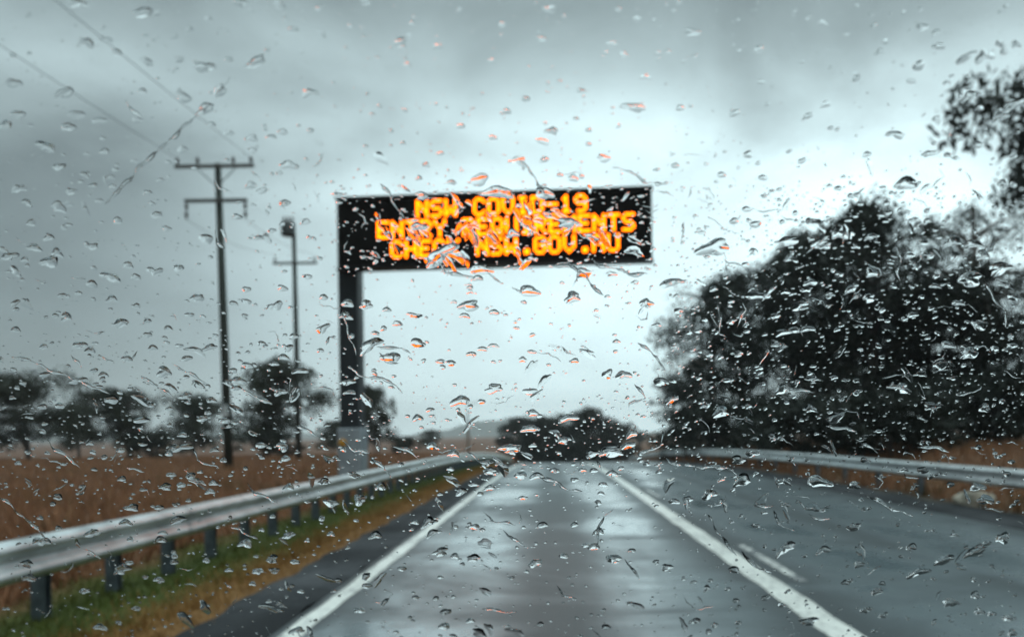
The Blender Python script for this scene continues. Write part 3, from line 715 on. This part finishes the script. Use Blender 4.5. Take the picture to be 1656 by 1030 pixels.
# measured drops: per sheet of the windscreen, offset then (x, y, width, tilt) in thirds of a photo pixel
DR = {
 (0, 0): [(690,60,90,0),(420,205,65,25),(518,195,50,0),(565,255,50,5),(60,270,35,15),(715,300,55,45),(870,290,45,0),(990,325,95,5),(1108,292,45,0),(1240,298,90,-35),(1420,145,50,0),(1560,165,50,40),(65,405,85,0),(310,450,75,0),(370,15,90,0),(1160,15,70,0),(1010,95,40,0),(920,145,35,0),(845,180,35,0),(1355,25,55,0),(1550,40,45,-20),(890,470,85,20),(690,442,40,0),(1065,440,70,-40),(1500,450,70,-10),(85,555,65,5),(370,555,75,0),(480,585,55,0),(665,580,50,0),(25,605,60,-5),(145,610,30,0),(330,615,60,-10),(220,710,90,20),(505,735,45,0),(285,810,60,0),(1025,605,40,0),(1110,645,45,0),(1220,670,55,0),(1315,665,45,0),(1370,640,45,0),(1505,635,35,0),(1225,730,45,0),(885,725,50,0),(835,680,40,0),(535,860,40,0),(545,905,35,0),(410,850,45,30),(450,900,40,0),(340,930,45,0),(130,985,50,30),(285,1005,70,5),(480,975,35,0),(715,935,40,0),(780,875,35,0),(90,915,60,-20),(1400,800,80,0),(1355,840,30,0),(1215,895,45,-20),(1270,925,50,-10),(1380,985,50,0),(1635,945,45,0),(560,825,35,0),(650,780,30,0),(1000,525,75,-30)],
 (552, 0): [(115,12,50,0),(285,205,65,-30),(468,228,50,0),(320,318,45,0),(780,122,35,0),(730,298,35,0),(970,188,45,0),(1010,45,60,0),(1310,215,50,0),(1370,265,40,0),(1435,95,40,0),(1475,375,45,0),(1160,440,40,0),(1535,260,35,0),(1585,250,30,0),(895,480,40,0),(802,540,45,0),(578,612,45,0),(735,668,40,0),(1020,635,55,10),(1200,632,30,0),(1418,520,100,8),(1645,525,40,0),(1275,765,60,0),(860,780,75,15),(985,775,40,-20),(670,870,80,-15),(535,885,40,0),(410,800,40,0),(375,865,35,0),(480,745,35,0),(1125,865,50,10),(1060,850,35,0),(1620,805,40,0),(1530,825,30,0),(390,950,60,0),(760,930,130,0),(985,935,80,40),(1200,700,30,0),(300,695,30,0),(150,555,25,0),(185,515,30,0),(310,535,30,0)],
 (1104, 0): [(45,155,60,0),(370,240,50,-20),(680,118,50,0),(380,400,40,0),(255,550,50,-25),(845,382,45,-35),(695,508,50,-12),(610,562,45,-20),(1165,132,55,-8),(1230,158,40,-20),(1245,225,55,-10),(1375,280,95,-38),(1465,272,80,-12),(1145,318,60,-10),(1110,395,40,0),(1280,402,30,-25),(1035,652,70,0),(1230,575,40,-15),(1385,465,60,-30),(895,750,45,-10),(320,748,50,-8),(580,780,40,-25),(390,862,40,-8),(470,920,30,-15),(755,915,40,0),(190,850,45,0),(470,972,30,0),(310,1015,45,0),(1085,890,120,-15),(1195,745,60,-15),(1285,752,35,-10),(1550,885,40,0),(1605,895,40,0),(1590,520,120,-30),(1540,570,90,-25),(1430,700,50,0),(1440,525,40,0),(1615,215,40,-30),(1535,210,35,-20),(960,250,35,0),(1560,255,40,-15)],
 (0, 344): [(150,50,45,15),(235,122,50,0),(165,170,60,20),(445,162,60,0),(275,195,55,0),(240,235,80,0),(75,285,55,35),(45,210,85,-5),(118,228,35,0),(15,180,45,20),(570,38,45,0),(760,10,50,0),(330,60,35,0),(808,78,45,0),(1000,125,65,-5),(620,255,50,0),(750,282,60,0),(865,268,50,-8),(535,312,85,18),(445,345,50,5),(658,312,45,10),(300,402,40,0),(380,390,35,0),(540,418,50,0),(70,440,50,-35),(318,505,55,-15),(585,535,70,0),(715,525,40,0),(662,452,35,0),(955,412,60,-20),(815,560,40,0),(715,592,40,0),(918,495,40,0),(75,567,45,0),(1255,122,45,-5),(1318,88,40,0),(1150,20,50,0),(1370,365,45,25),(1195,372,45,0),(1195,430,45,20),(1335,450,70,-20),(1130,440,40,0),(1185,500,35,0),(1425,600,45,-8),(1565,560,60,-20),(1270,635,40,0),(385,640,60,0),(435,668,50,0),(210,650,40,0),(740,655,45,0),(615,708,50,15),(905,706,50,-5),(1015,652,60,-12),(870,645,35,0),(455,765,40,0),(500,785,45,0),(215,785,50,0),(375,812,70,-5),(1200,740,55,-5),(1150,815,85,5),(1145,850,50,0),(1130,765,40,0),(900,888,60,0),(1025,908,45,0),(540,905,65,0),(290,935,45,0),(205,940,45,0),(685,1005,65,0),(980,998,50,0),(1360,868,55,-5),(1330,732,40,0),(1375,700,50,0),(1455,765,60,-5),(60,898,35,0),(1400,655,45,-20),(795,770,70,10),(820,950,35,0),(1090,1008,50,0),(1490,310,45,0),(1570,410,40,-20),(1480,45,50,0)],
 (552, 344): [(355,498,60,0),(618,448,95,-12),(598,500,45,0),(912,378,95,0),(1120,410,80,-18),(742,483,45,-5),(370,630,70,-5),(165,585,40,0),(272,538,45,0),(480,722,45,0),(532,728,45,0),(685,660,45,0),(738,645,45,0),(925,675,40,0),(880,712,40,0),(1130,718,45,-15),(1335,625,35,0),(850,560,30,0),(1480,437,60,-8),(1600,338,95,-15),(1635,475,45,0),(1425,340,40,0),(140,640,110,-35),(120,445,60,-15),(220,470,40,0),(630,685,45,0),(740,850,80,-8),(915,865,55,0),(575,910,80,-8),(680,915,40,0),(1290,780,55,-15),(1368,785,65,-5),(1100,995,85,-10),(930,970,50,0),(430,955,40,0),(370,995,50,0),(660,318,50,0),(480,200,150,-35),(375,65,70,0),(830,100,60,0),(1100,45,100,0),(680,275,110,0),(1310,298,50,0),(1170,290,80,10),(1530,545,40,0),(240,700,80,15),(30,820,60,0),(40,870,50,0),(30,440,60,0),(20,500,60,0),(1550,820,70,0),(1600,905,60,-15)],
 (1104, 344): [(250,40,45,-12),(355,55,50,-22),(150,165,150,-8),(95,97,35,0),(515,135,90,-15),(760,95,80,-8),(665,140,90,-30),(690,162,45,0),(915,115,55,0),(1310,140,90,-10),(1415,150,65,0),(1165,145,50,0),(1100,208,45,0),(1195,208,45,0),(915,290,60,0),(620,338,60,0),(360,398,95,-5),(600,372,40,0),(815,370,50,-25),(500,382,40,0),(905,410,60,-30),(725,400,25,0),(560,445,75,0),(1395,320,120,-10),(1540,270,110,-25),(1455,205,70,-8),(1335,438,50,0),(1115,495,50,0),(485,580,70,-15),(540,568,50,0),(605,562,55,-5),(450,500,45,0),(1225,355,50,0),(455,640,40,0),(270,680,45,-12),(130,690,35,0),(215,812,40,0),(1390,680,80,-10),(1515,660,45,0),(1600,645,50,0),(1440,540,80,0),(1285,640,60,0),(1610,410,60,0),(1050,845,110,5),(480,855,60,-8),(620,800,50,-10),(185,965,75,-12),(740,990,80,-8),(1210,935,70,-15),(620,950,60,-8),(1465,945,60,-8),(1155,780,60,0),(1310,800,45,0),(1250,735,70,0),(150,370,40,0)],
 (0, 688): [(870,105,90,-8),(820,135,40,0),(690,90,40,0),(585,120,45,0),(1040,118,40,0),(885,45,40,0),(1370,100,60,0),(1265,95,50,0),(1385,160,45,0),(830,238,45,0),(925,243,50,0),(590,257,40,0),(803,295,55,-5),(878,287,40,0),(1035,278,45,0),(1018,320,45,-8),(280,345,45,-5),(770,396,45,0),(640,395,60,0),(695,310,35,0),(860,455,75,-12),(200,558,70,0),(445,520,65,0),(130,668,55,10),(140,735,60,0),(610,470,60,0),(790,520,40,0),(780,550,50,0),(625,665,40,0),(590,690,80,-15),(845,660,40,0),(410,800,50,0),(485,975,60,0),(770,745,45,0),(1320,645,55,-8),(1330,700,45,0),(1250,705,55,0),(1110,700,40,0),(1400,530,60,-8),(1190,570,60,0),(1605,375,65,0),(1605,525,35,0),(1570,270,50,0),(1400,298,50,0),(1000,655,35,0),(1430,660,45,0),(660,885,40,0),(1440,990,60,0)],
 (552, 688): [(915,15,90,0),(1410,40,55,-15),(820,110,100,-8),(545,135,55,-5),(440,97,50,0),(580,320,60,-10),(1215,135,60,0),(1310,125,110,-5),(1390,95,60,-20),(1075,72,50,0),(930,95,40,0),(870,240,60,-8),(945,243,60,-5),(720,218,60,0),(90,355,65,0),(640,640,65,0),(645,488,45,0),(1250,512,50,0),(1225,585,50,0),(1080,632,45,0),(1320,642,75,-10),(440,520,60,-25),(425,465,70,-15),(355,468,40,0),(165,530,60,0),(1030,215,35,0),(1170,215,40,0),(1225,217,40,0),(1315,230,50,0),(1270,285,45,0),(1130,262,35,0),(880,350,40,-8),(480,610,70,-15),(550,632,45,0),(295,692,40,0),(120,730,45,-40),(125,775,45,0),(210,855,45,-45),(90,895,45,0),(500,970,50,0),(505,900,50,-15),(625,945,40,0),(1285,975,45,0),(720,300,50,-8),(640,285,45,0),(480,735,30,0),(360,832,35,0),(1580,685,55,-15),(1410,605,35,0),(940,665,60,-15),(1615,365,50,0),(190,295,60,-15),(1130,480,35,0),(975,480,45,0)],
 (1104, 688): [(130,330,65,-5),(25,355,50,-12),(185,262,35,-25),(245,308,30,-35),(500,385,45,-5),(830,290,60,-10),(290,262,80,-5),(660,270,110,-5),(270,165,65,0),(335,135,60,5),(1075,215,40,0),(1165,215,60,-8),(1575,235,40,-10),(500,590,80,-25),(685,600,60,-22),(355,485,40,0),(1555,540,75,-8),(1270,650,100,-25),(1420,605,110,-22),(1140,710,90,-15),(855,672,50,-15),(940,805,50,-8),(610,945,90,-5),(250,695,50,0),(480,868,35,0),(1300,855,70,-8),(1440,900,50,-8),(790,760,40,0),(1115,585,45,-10),(830,490,70,-12),(1060,635,25,0),(1190,510,30,0),(1320,530,35,0),(1465,575,55,-15),(400,835,40,-15),(890,893,55,-15),(970,765,35,0),(1420,820,50,0),(490,270,60,0),(1390,245,30,0),(60,945,50,-10),(155,965,35,0),(270,955,30,0),(970,920,40,-10),(1580,930,50,0),(1600,1005,50,-15),(1500,910,40,0),(1430,300,60,0),(1300,285,40,0)],
}
def zone(x, y):
    if 540 < x < 1062 and 305 < y < 435: return 'over the lit sign'
    if y < 120: return 'over the darkest cloud at the top left' if x < 520 else ('over the cloud high above the sign' if x < 1110 else 'over the cloud at the top right')
    if x < 300 and y < 330: return 'over grey cloud left of the crossarms'
    if x < 540 and y < 330: return 'over pale cloud around the crossarms'
    if x < 340 and y < 580: return 'over grey sky left of the nearer pole'
    if x < 545 and y < 560: return 'over pale sky between the poles and the sign post'
    if x < 620 and 435 <= y < 700 and x > 540: return 'over the dark sign post'
    if x < 545 and y < 735: return 'over the olive trees beyond the field'
    if x < 1070 and y < 305: return 'over bright sky just above the sign'
    if x < 1070 and y < 650: return 'over bright sky just under the sign'
    if x > 1070 and y < 290: return 'over bright cloud right of the sign'
    if x > 1070 and y < 500: return 'over the crowns of the dark gums'
    if x > 1070 and y < 725: return 'over the dark shade of the gums'
    if x > 1150 and y < 810 and y < 740 + (x - 1150) * .16: return 'over the guardrail across the road'
    if 545 < x < 1080 and y < 745: return 'over the far trees at the road crest'
    if y < 900 - x * .19: return 'over the brown field grass'
    if y < 960 - x * .19 + 20 and x < 760: return 'over the near guardrail beam'
    if x < 894 - (y - 702) * 1.36: return 'over the grass verge'
    if x < 894 + (y - 702) * 1.3: return 'over the wet lane ahead'
    return 'over the opposite lane'
items = []
for (ox, oy), L in DR.items():
    for (x, y, w, t) in L: items.append((ox + x / 3.0, oy + y / 3.0, w / 3.0, t))
items.sort(key=lambda q: -q[2])
fine = MB()
rd = random.Random(77)
NBIG = 292
for i, (px, py, w, t) in enumerate(items):
    hr = rd.uniform(.40, .58) * (1.0 if py < 500 else .92)
    if w > 28: hr *= .72
    h = w * hr
    g = drop_geo(px, py + h * .15, w * 1.12, h * 1.3, t, rr=rd)
    if i < NBIG:
        mb = MB(); add_drop(mb, g)
        o = mb.build('raindrop', M['water'], None, g[0])
        size = 'long' if w > 26 else ('big' if w > 20 else ('middling' if w > 16 else 'small'))
        sl = 'slanting' if t <= -12 else ('tipped' if t >= 12 else 'level')
        z_ = zone(px, py)
        tag(o, f'{size} {sl} raindrop on the windscreen {z_}', 'raindrop', f'{size} {sl} raindrops {z_}')
    else:
        add_drop(fine, g, P0)
# fine spatter between the drops
def dens(x, y):
    k = .45
    if 540 < y < 800: k = .9
    if 620 < y < 760: k = 1.4
    if 580 < x < 1060 and 440 < y < 640: k = .55
    if y >= 800: k = .6
    if x > 1080 and 300 < y < 760: k = 1.6
    if 540 < x < 1060 and 300 < y < 440: k = 1.6
    if y < 250: k = .3
    return k
cnt = 0
while cnt < 6600:
    x, y = rd.uniform(-30, 1690), rd.uniform(-20, 1050)
    if rd.random() * 1.6 > dens(x, y): continue
    w = 2.4 + rd.expovariate(1 / 2.5); w = min(w, 12)
    tl = rd.gauss(-12 if x > 1000 else 4, 12)
    add_drop(fine, drop_geo(x, y, w, w * rd.uniform(.4, .75), tl, 9, (.5, .85, 1.0), rd), P0); cnt += 1

# the glass goes on being wet beyond the frame
cnt = 0
while cnt < 1500:
    x, y = rd.uniform(-900, 2600), rd.uniform(-120, 1180)
    if -30 < x < 1690 and -20 < y < 1050: continue
    q_ = pane(x, y) - P0
    if abs(q_.x) > .64 or not -.45 < q_.dot(PV) < .38: continue
    w = 4 + rd.expovariate(1 / 6.0); w = min(w, 26)
    add_drop(fine, drop_geo(x, y, w, w * rd.uniform(.4, .7), rd.gauss(0, 12), 10, (.5, .85, 1.0), rd), P0); cnt += 1

# trails of run-off
def trail_geo(pts, w, rr, taper=True):
    """pts in photo pixels"""
    P = [Vector((p[0], p[1])) for p in pts]; q = []
    for a, b in zip(P[:-1], P[1:]):
        n = max(2, int((b - a).length / 4))
        q += [a.lerp(b, i / n) for i in range(n)]
    q.append(P[-1])
    ph = rr.uniform(0, 6); ph2 = rr.uniform(0, 6)
    q = [p + Vector((1.4 * math.sin(i * .55 + ph) + rr.gauss(0, .35), 1.2 * math.sin(i * .8 + ph2) + rr.gauss(0, .35))) for i, p in enumerate(q)]
    c0 = pane(*q[len(q) // 2]); V = []; Fc = []; n = 7
    for i, p in enumerate(q):
        t = (q[min(i + 1, len(q) - 1)] - q[max(i - 1, 0)]).normalized(); s = Vector((-t.y, t.x))
        e = min(1, min(i, len(q) - 1 - i) / 2.5 + .08) if taper else 1
        ww = w * max(.3, .75 + .30 * math.sin(i * .43 + ph2) + .28 * math.sin(i * .97 + ph)) * e
        a, b = pane(*(p + s * ww / 2)), pane(*(p - s * ww / 2))
        hw = (a - b).length / 2
        for k in range(n):
            k_ = k / (n - 1)
            V.append(a.lerp(b, k_) - c0 + PN * hw * .55 * (1 - (2 * k_ - 1) ** 2))
    for i in range(len(q) - 1):
        for k in range(n - 1): Fc.append((i * n + k, i * n + k + 1, i * n + n + k + 1, i * n + n + k))
        Fc.append((i * n, i * n + n, i * n + n + n - 1, i * n + n - 1))
    Fc += [tuple(range(n - 1, -1, -1)), tuple(range((len(q) - 1) * n, len(q) * n))]
    return c0 + PN * LIFT, V, Fc, []
TR = {
 (0, 0): [(6, [(1010,520),(930,580),(830,680),(700,790),(600,900),(500,1000)], 'long straight run-off streak slanting down to the left of the crossarms'), (4, [(605,490),(650,545),(690,580)], 'short streak ending in a drop over grey cloud'), (4, [(1115,385),(1070,440),(1035,470)], 'short slanting streak above the long straight one')],
 (552, 0): [(4, [(1310,815),(1400,830),(1470,890),(1580,895)], 'wavy streak at the top right corner of the sign'), (5, [(860,780),(900,810),(940,860),(950,905),(1010,960)], 'streak dropping onto the top edge of the lit sign'), (5, [(190,890),(230,945),(270,1010),(300,1060)], 'slanting streak on the top left corner of the sign')],
 (1104, 0): [(4, [(1320,600),(1300,640),(1280,700)], 'short streak beside the overhanging gum'), (5, [(1640,500),(1580,540),(1530,590),(1500,620)], 'streak slanting across the overhanging gum leaves')],
 (0, 344): [(5, [(50,700),(150,720),(250,770),(350,805),(450,850),(540,880)], 'long streak running down across the tree at the left edge'), (5, [(680,790),(740,830),(800,870),(850,895)], 'streak over the olive tree left of the nearer pole'), (4, [(490,690),(520,720),(550,725)], 'short curling streak over sky left of the nearer pole'), (6, [(1160,850),(1220,885),(1270,915),(1330,925)], 'bright streak over the tall olive tree between the poles'), (4, [(345,690),(380,730),(395,765)], 'short streak above the tree at the left edge'), (4, [(835,735),(890,770),(960,800),(1010,840)], 'fine streak above the olive tree behind the nearer pole'), (6, [(1040,90),(1060,150),(1090,180)], 'streak bulging beside the nearer power pole'), (4, [(1640,620),(1600,600),(1580,650)], 'short hooked streak left of the sign post'), (4, [(410,575),(450,585),(510,582)], 'level wavy streak over grey sky')],
 (552, 344): [(6, [(470,240),(500,290),(560,302),(640,312)], 'orange tinged streak under the left part of the sign'), (5, [(710,290),(745,325),(785,345)], 'short streak falling from the middle of the sign'), (5, [(820,368),(870,380),(900,370)], 'short streak leading into a long drop under the sign'), (5, [(1100,235),(1140,285),(1190,300),(1215,360),(1275,408)], 'forked looking streak falling from the right half of the sign'), (6, [(1215,225),(1260,265),(1330,270),(1400,300),(1485,300)], 'streak curling out from the lower right of the sign'), (5, [(1425,830),(1470,900),(1400,930),(1395,945)], 'crooked streak over sky near the low dark gum'), (5, [(1440,630),(1480,665),(1530,700),(1570,770)], 'streak sliding over the tip of the dark gums'), (5, [(170,650),(250,660),(290,655),(340,690)], 'wavy streak right of the sign post'), (5, [(180,680),(210,725),(280,735)], 'dark hooked streak beside the sign post'), (5, [(20,740),(90,790),(140,805),(200,800),(270,850),(300,880)], 'long streak over the narrow olive tree by the sign post'), (4, [(0,470),(25,560),(70,690)], 'streak running down the dark sign post')],
 (1104, 344): [(5, [(600,200),(650,160),(700,125)], 'streak across the tallest gum crown'), (5, [(1030,150),(1060,220),(1040,290),(1060,330)], 'streak down between the tall gum crowns'), (4, [(160,440),(190,520),(170,590),(220,610)], 'streak down the loose gum at the road end'), (5, [(1460,330),(1510,420),(1560,470),(1570,560)], 'streak down the gums at the right edge'), (4, [(280,430),(310,470),(260,560)], 'streak over the smaller rounded gum'), (4, [(490,855),(560,865),(640,872)], 'level streak in the shade of the gums')],
 (0, 688): [(4, [(0,345),(80,420),(160,490),(240,560)], 'fine slanting streak over the brown field grass'), (5, [(225,70),(270,120),(330,160),(395,212)], 'streak over the edge of the field left of the nearer pole'), (6, [(1430,0),(1490,25),(1550,55)], 'bright streak above the foot of the sign'), (4, [(400,600),(450,620),(490,650)], 'short streak on the near guardrail beam'), (5, [(1195,280),(1240,330),(1310,360),(1350,375)], 'streak where the field meets the near guardrail'), (4, [(930,110),(960,170),(1060,210)], 'dark streak at the foot of the nearer power pole'), (4, [(1110,490),(1170,510),(1230,550)], 'streak below the near guardrail beam')],
 (552, 688): [(6, [(960,248),(1060,285),(1110,320),(1165,320)], 'dark wavy streak on the far end of the lane'), (5, [(1235,165),(1250,200),(1265,225)], 'short streak at the far end of the centre line'), (6, [(1440,130),(1500,125),(1550,100),(1558,30)], 'hooked bright streak left of the far bank'), (6, [(1560,150),(1600,185),(1660,200)], 'dark streak at the near end of the far guardrail'), (5, [(0,70),(60,125),(150,132)], 'streak across the foot of the sign post'), (5, [(240,100),(310,115),(370,160)], 'streak right of the sign foot'), (6, [(610,130),(650,165),(700,185),(750,180)], 'thick streak at the end of the left guardrail'), (4, [(690,420),(740,470),(850,480)], 'ragged streak on the left wheel track'), (4, [(780,510),(850,560),(910,600)], 'ragged streak in the middle of the lane'), (5, [(1270,440),(1250,500),(1245,560),(1230,610)], 'upright streak on the right wheel track'), (4, [(1370,650),(1420,700),(1450,750)], 'fine streak on the lane left of the centre line'), (4, [(1045,775),(1070,820),(1130,840)], 'short streak low on the wet lane'), (5, [(140,150),(200,205),(250,260)], 'dark streak over the near guardrail by the sign'), (5, [(680,885),(760,900),(850,908)], 'level streak low on the lane')],
 (1104, 688): [(5, [(350,380),(400,402),(440,385)], 'short bent streak on the opposite lane'), (6, [(440,410),(470,480),(540,515)], 'streak bending down the opposite lane'), (5, [(550,360),(590,400),(645,400)], 'hooked streak at the edge of the opposite lane'), (6, [(610,430),(650,455),(720,450)], 'curved dark streak on the opposite lane'), (6, [(880,345),(950,360),(990,400),(1060,420),(1115,440)], 'long wavy streak along the far road edge'), (6, [(0,195),(100,205),(210,205),(270,240)], 'streak along the start of the far guardrail'), (5, [(690,5),(760,15),(850,28)], 'bright level streak in the gum shade'), (5, [(1140,110),(1210,105),(1300,130)], 'streak above the far guardrail near the brown bank'), (5, [(860,85),(910,110),(950,135)], 'short streak above the middle of the far guardrail'), (5, [(120,430),(200,560),(270,640)], 'ragged streak over the centre line'), (6, [(280,610),(360,690),(440,720)], 'ragged streak right of the centre line')],
}
for (ox, oy), L in TR.items():
    for w, pts, lab in L:
        g = trail_geo([(ox + x / 3.0, oy + y / 3.0) for x, y in pts], w, rd)
        mb = MB(); add_drop(mb, g)
        tag(mb.build('water_streak', M['water'], None, g[0]), lab, 'water streak', 'run-off streaks on the windscreen')
cnt = 0
while cnt < 190:
    x, y = rd.uniform(0, 1656), rd.uniform(250, 1030)
    if rd.random() * 1.6 > dens(x, y): continue
    pts = [(x, y)]; a = R(rd.choice((20, 35, -15, 60, 10)))
    for k in range(rd.randint(2, 4)):
        a += rd.gauss(0, .6); L_ = rd.uniform(6, 15)
        x += L_ * math.cos(a); y += L_ * math.sin(a) * .8; pts.append((x, y))
    add_drop(fine, trail_geo(pts, rd.uniform(1.6, 3.2), rd), P0); cnt += 1
# low smears of water that only bend the view a little
cnt = 0
while cnt < 175:
    x, y = (rd.uniform(0, 1656), rd.uniform(200, 1030)) if cnt > 32 else (rd.uniform(600, 1045), rd.uniform(318, 425))
    if cnt > 32 and rd.random() * 1.6 > dens(x, y): continue
    w = rd.uniform(14, 34)
    add_drop(fine, drop_geo(x, y, w, w * rd.uniform(.25, .5), rd.choice((35, 55, 70, -50, 20)), 16, (.4, .75, .93, 1.0), rd, rd.uniform(.07, .13)), P0); cnt += 1
tag(fine.build('fine_rain_spatter', M['water'], None, P0), kind='stuff')

# the car's own bonnet: below the frame, but it is what the upper rims of the drops look down on
M['bonnet'] = material('dark_car_paint', (.008, .009, .010), .55, 0, .25, var=.1)
bm_ = MB(); nu, nv = 17, 14; vs_ = []
for side in (0, 1):
    for j in range(nv):
        y = 1.30 + 1.0 * j / (nv - 1)
        for i in range(nu):
            u = -1 + 2 * i / (nu - 1)
            z = .90 - .20 * (j / (nv - 1)) ** 1.6 - .07 * u ** 4 + .012 * math.exp(-((abs(u) - .62) / .08) ** 2)
            vs_.append((u * .82 * (1 - .05 * (j / (nv - 1)) ** 2), y - .06 * u * u * (j / (nv - 1)), z - side * .03))
q = nu * nv
fs_ = [((j * nu + i), (j * nu + i + 1), (j * nu + nu + i + 1), (j * nu + nu + i)) for j in range(nv - 1) for i in range(nu - 1)]
bm_.add(vs_, fs_ + [tuple(q + k for k in f[::-1]) for f in fs_] , True)
tag(bm_.build('car_bonnet', M['bonnet']), 'dark car bonnet just below the raked windscreen, outside it', 'car bonnet')

# ------------------------------------------------------------------ rain haze
m = bpy.data.materials.new('rain_haze'); m.use_nodes = True; nt = m.node_tree; nt.nodes.remove(nt.nodes['Principled BSDF'])
pv = nt.nodes.new('ShaderNodeVolumePrincipled'); pv.inputs['Density'].default_value = .00040; pv.inputs['Color'].default_value = (.95, .985, 1.0, 1); pv.inputs['Anisotropy'].default_value = 0.2
nt.links.new(pv.outputs[0], nt.nodes['Material Output'].inputs['Volume'])
mb = MB(); mb.box((-2300, -70, -12), (2300, 2300, 90)); tag(mb.build('haze', m), kind='stuff')
